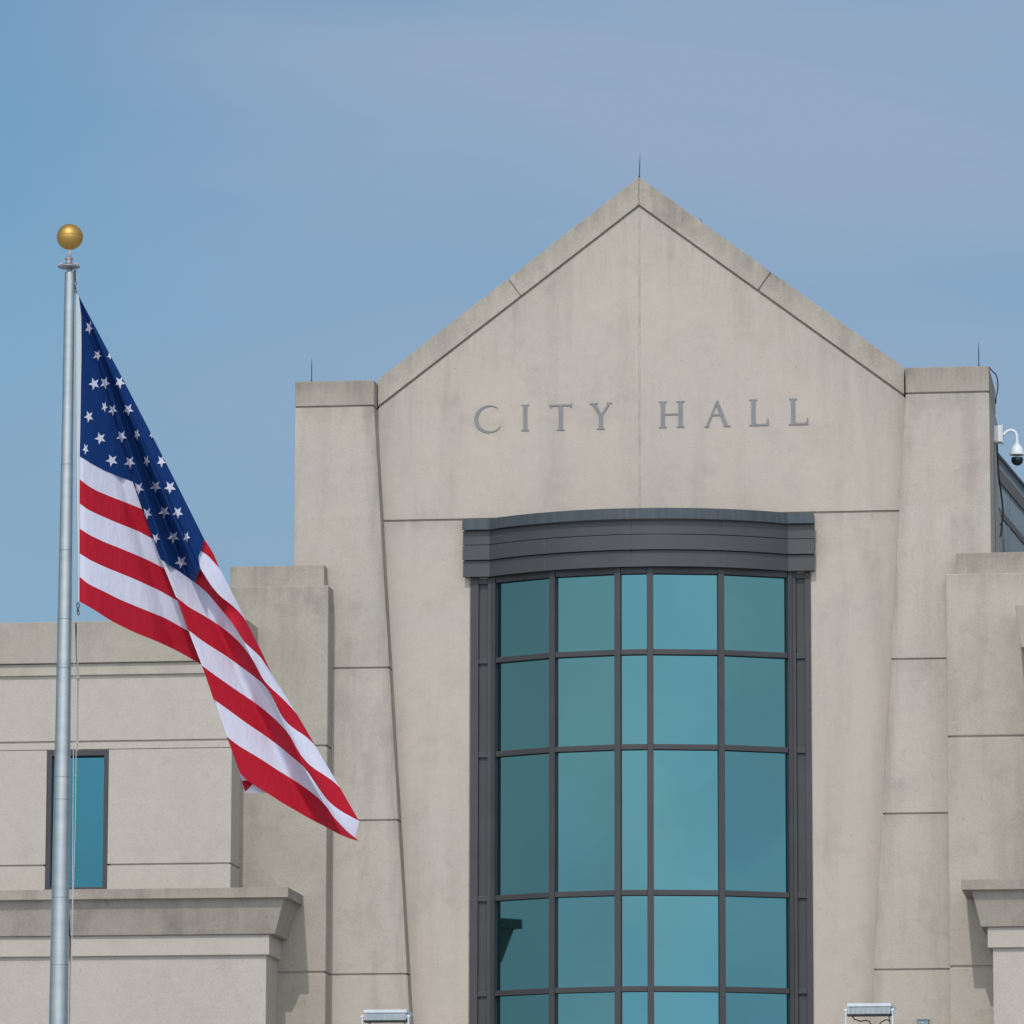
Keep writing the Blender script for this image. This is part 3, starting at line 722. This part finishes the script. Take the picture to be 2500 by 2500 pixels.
# --- front panel below the canton
F1D, C2D, CRD, SID = .40, .75, .28, .54
fb = [ # (left part up to c2), (c2..crease), (crease..silhouette)
 ([(393,1366),(427,1388),(475,1422),(497,1439)], [(497,1439),(524,1469),(549,1499),(569,1524),(597,1569)], [(597,1569),(617,1586),(636,1604),(664,1645)]),
 ([(429.5,1457),(462,1483),(493,1500),(524,1519),(530,1523)], [(530,1523),(555,1541),(586,1569),(615,1606)], [(615,1606),(624,1623),(639,1656),(658,1677),(680,1696),(701,1716),(724.5,1742.5)]),
 ([(459,1537.6),(493,1564),(524,1584),(555,1603),(574,1617)], [(574,1617),(617,1649),(645,1671),(663,1697)], [(663,1697),(670,1713),(683,1741),(701,1767),(726,1784.5),(751,1800),(771,1822)]),
 ([(493,1624.5),(524,1648),(555,1669.6),(586,1691),(617,1711.5)], [(617,1711.5),(648,1735),(679.5,1763),(709,1796)], [(709,1796),(717,1814),(735,1846),(757,1870),(782,1886),(816,1908),(830,1923)]),
 ([(521,1707),(555,1731),(586,1754),(617,1776),(648,1796),(667,1811)], [(667,1811),(679.5,1819.6),(710.6,1846),(742,1872)], [(742,1872),(757,1892.5),(776,1920.5),(794,1948.5),(816,1970),(847,1989),(876.7,2004)]),
 ([(553.7,1798),(580,1819.6),(617,1841),(648,1860),(679.5,1881.7),(709,1899)], [(709,1899),(741.6,1920.5),(772.7,1943.8),(797,1968)], [(797,1968),(813,1993.5),(835,2017),(850,2032),(867,2045)]),
 ([(586,1888),(602,1906.5),(633,1923.6),(664,1944),(695,1964),(726,1981),(757,2000),(770,2006)], [(770,2006),(788,2015),(819,2032),(838,2041)], [(838,2041),(850,2046),(877,2054)])]
front = []
for k, (a, b, c) in enumerate(fb):
    ra = resample(with_depth(a, F1D, C2D), 14); rb = resample(with_depth(b, C2D, CRD), 14); rc = resample(with_depth(c, CRD, SID), 14)
    r = ra + rb[1:] + rc[1:]
    r = smoothrow(r, 2)
    u, v, d = r[0]
    tuck = [(u+16, v+14, d+.16), (u+6, v+5, d+.07)] if k < 6 else [(u+16, v+4, d+.16), (u+6, v+1, d+.07)]
    tail = []
    front.append(tuck + r)
for k in range(6): sheet(field, front[k], front[k+1], WHT if k % 2 == 0 else RED, 6)
# --- upper stripes beyond the canton
def strip(T, Bt, mi, n=24, m=5):
    sheet(field, smoothrow(resample(T, n)), smoothrow(resample(Bt, n)), mi, m)
GD = lambda u, v: None
strip([(498.8,1317,0.55),(508.7,1331,0.56),(521,1351,0.57),(536.6,1388.5,0.57)], [(490.7,1345,0.49),(508.7,1357.5,0.52),(524,1374.5,0.55),(536.6,1388.5,0.57)], RED, 16, 4)
b6 = [(488.5,1387,0.38),(502.5,1409,0.35),(518,1433.5,0.33),(540,1458,0.35),(564.6,1475.5,0.43),(586,1496,0.51),(600,1514,0.57)]
strip([(490.7,1345,0.49),(508.7,1357.5,0.52),(524,1374.5,0.55),(536.6,1388.5,0.57),(555,1424,0.58),(574,1461.5,0.58),(586,1486,0.58),(600,1514,0.57)],
      [(490.7,1345,0.49),(484.5,1359,0.43)] + b6, WHT, 28, 6)
b7 = [(475,1422,0.59),(502,1443,0.63),(524,1469,0.57),(549,1499,0.49),(569,1524,0.42),(597,1569,0.35),(617,1586,0.42),(636,1604,0.49),(664,1645,0.57)]
strip(b6 + [(617,1548,0.57),(639,1592,0.57),(664,1645,0.57)], b7, RED, 32, 6)
# --- tail showing under the fold
sheet(field, [(580,1868,0.550),(583,1880,0.550),(586,1893,0.560),(591,1906,0.560)], [(600,1868,0.550),(603,1880,0.550),(606,1893,0.570),(610,1906,0.590)], WHT, 3)
sheet(field, [(590,1906.5,0.560),(594,1919,0.560),(599,1933.5,0.560)], [(612,1904,0.590),(620,1908,0.600),(640,1918,0.630)], RED, 3)
sheet(field, [(599,1933.5,0.555),(608,1924,0.555),(617,1914,0.550)], [(612,1936,0.555),(632,1936.5,0.555),(652,1936,0.590)], WHT, 3)
# fold-under back layer joining the hoist panel to the front panel
field_o = field.build('striped_field', [C_RED, C_WHITE], flag)
# --- canton: a fan from the top corner
P0 = (191.0, 720.0)
Epath = [(194,1114),(220,1130),(258,1150),(290,1163),(323,1176),(335,1208),(347,1243),(360,1279),(375,1317),(384,1345),(393,1366),(410,1377),(427,1388),(450,1405),(475,1422),(482,1405),(488.5,1387),(486,1372),(484.5,1359),(490.7,1345),(495,1330),(499,1317)]
GK = [(0,0),(.03,.02),(.07,.10),(.20,.44),(.280,.62),(.298,.55),(.308,.40),(.321,.45),(.334,.36),(.385,.72),(.430,.28),(.442,.39),(.449,.35),(.47,.42),(.52,.55)]
def gdep(a):
    a = max(0, a)
    for (p, x), (q, y) in zip(GK, GK[1:]):
        if a <= q: return x+(y-x)*(a-p)/(q-p)
    return GK[-1][1]
def cdep(u, v): return gdep((u-P0[0])/max(20, v-P0[1]))*min(1, (v-P0[1])/650)
E_ = resample([(a, b, 0) for a, b in Epath], 110)
ck = MB(); NR = 46; rings = []
for j in range(NR+1):
    f = (j/NR)
    row = []
    for u, v, _ in E_:
        a = P0[0]+(u-P0[0])*f; b = P0[1]+(v-P0[1])*f
        # gentle bow of the outer edge
        s_ = (u-P0[0])/(v-P0[1])
        if s_ > .44: a += 3.5*math.sin(math.pi*f)*(s_-.44)/.077
        if s_ < .04: a += 5.0*math.sin(math.pi*min(1, f*1.9))*(1-s_/.04) if f < .53 else 0
        row.append(ck.bm.verts.new(at(a, b, PY+cdep(a, b))))
    rings.append(row)
for a, b in zip(rings, rings[1:]):
    for i in range(len(a)-1):
        try:
            fc = ck.bm.faces.new((a[i], b[i], b[i+1], a[i+1])); fc.smooth = True
        except ValueError: pass
canton = ck.build('canton', C_BLUE, flag)
# --- stars
stars = [(217.4,800,.62,1.15,-8),(238,867.5,.72,.95,-8),(269,869,.55,.55,0),(230,937,.88,1,14),(256,935,.78,1.05,-12),(292.4,933.5,.85,1.05,-6),
 (255,993,.5,.9,-10),(275,1001,.72,.95,-5),(313,1000,.85,1,-3),(217,1017,.75,1,12),(245,1070,.92,1,14),(297,1065.5,.85,1.05,-3),(334,1061,.55,.95,-12),(371,1062,.45,.5,0),
 (209,1096,.48,.95,8),(273,1124,.98,1,12),(317,1128.6,.9,1.05,-3),(357.6,1125.5,.55,.98,-10),(394,1126,.72,1.05,-4),
 (338,1192,.92,1.05,0),(380,1188,.88,1,0),(415,1189.4,.98,1.05,3),(358.5,1253.6,.85,.98,0),(401,1249.7,.95,1.02,3),(434,1251.5,.85,1.02,0),
 (380,1314,.7,.85,-8),(423,1311,.98,1.02,3),(455.5,1311,.55,.9,-12),(442,1372,1.02,1.05,5)]
Ledge = [(720,191),(1176,325),(1208,336),(1243,348),(1279,361),(1317,376),(1345,385),(1366,394)]
def lb(v):
    if v < 1176: return 0
    for (a, x), (b, y) in zip(Ledge, Ledge[1:]):
        if v <= b: return x+(y-x)*(v-a)/(b-a)
    return 394
def clampu(u, v):
    hi = P0[0]+.5155*(v-P0[1])+3.2*math.sin(math.pi*min(1, (v-720)/600))
    return min(max(u, lb(v)), hi)
for k, (cu, cv, sx_, sy_, rot) in enumerate(stars):
    g = MB(); ring = []; RO = 16.0; RI = 6.6
    for i in range(10):
        a = R(90+rot+36*i); r_ = RO if i % 2 == 0 else RI
        ring.append((cu+r_*math.cos(a)*sx_, cv+r_*math.sin(a)*sy_))
    c0 = (cu, cv)
    # every triangle is subdivided so that the star follows the folds
    def P_(q): uu = clampu(q[0], q[1]); return g.bm.verts.new(at(uu, q[1], PY+cdep(uu, q[1])-.010))
    for i in range(10):
        a, b = ring[i], ring[(i+1) % 10]; ns = 4
        grid = [[lerp(lerp(c0, a, s/ns), lerp(c0, b, s/ns), (t/s if s else 0)) for t in range(s+1)] for s in range(ns+1)]
        vg = [[P_(q) for q in row] for row in grid]
        for s in range(ns):
            for t in range(s+1):
                g.bm.faces.new((vg[s][t], vg[s+1][t], vg[s+1][t+1]))
                if t < s: g.bm.faces.new((vg[s][t], vg[s+1][t+1], vg[s][t+1]))
    bmesh.ops.remove_doubles(g.bm, verts=g.bm.verts[:], dist=.0004)
    g.build('star', C_WHITE, canton)
# --- heading tape
g = MB()
Lr = [(187,718),(186.4,760),(186.5,900),(187,1000),(187.5,1150),(188.5,1250),(190,1350),(190.8,1468)]
Rr_ = [(192,722),(198,765),(198.8,800),(199,860),(197.5,950),(196,1050),(194.5,1112),(194.3,1200),(193.8,1468)]
sheet(g, resample([(a, b, -.012) for a, b in Lr], 30), resample([(a, b, -.012) for a, b in Rr_], 30), 0, 2)
g.build('heading_tape', C_TAPE, flag)
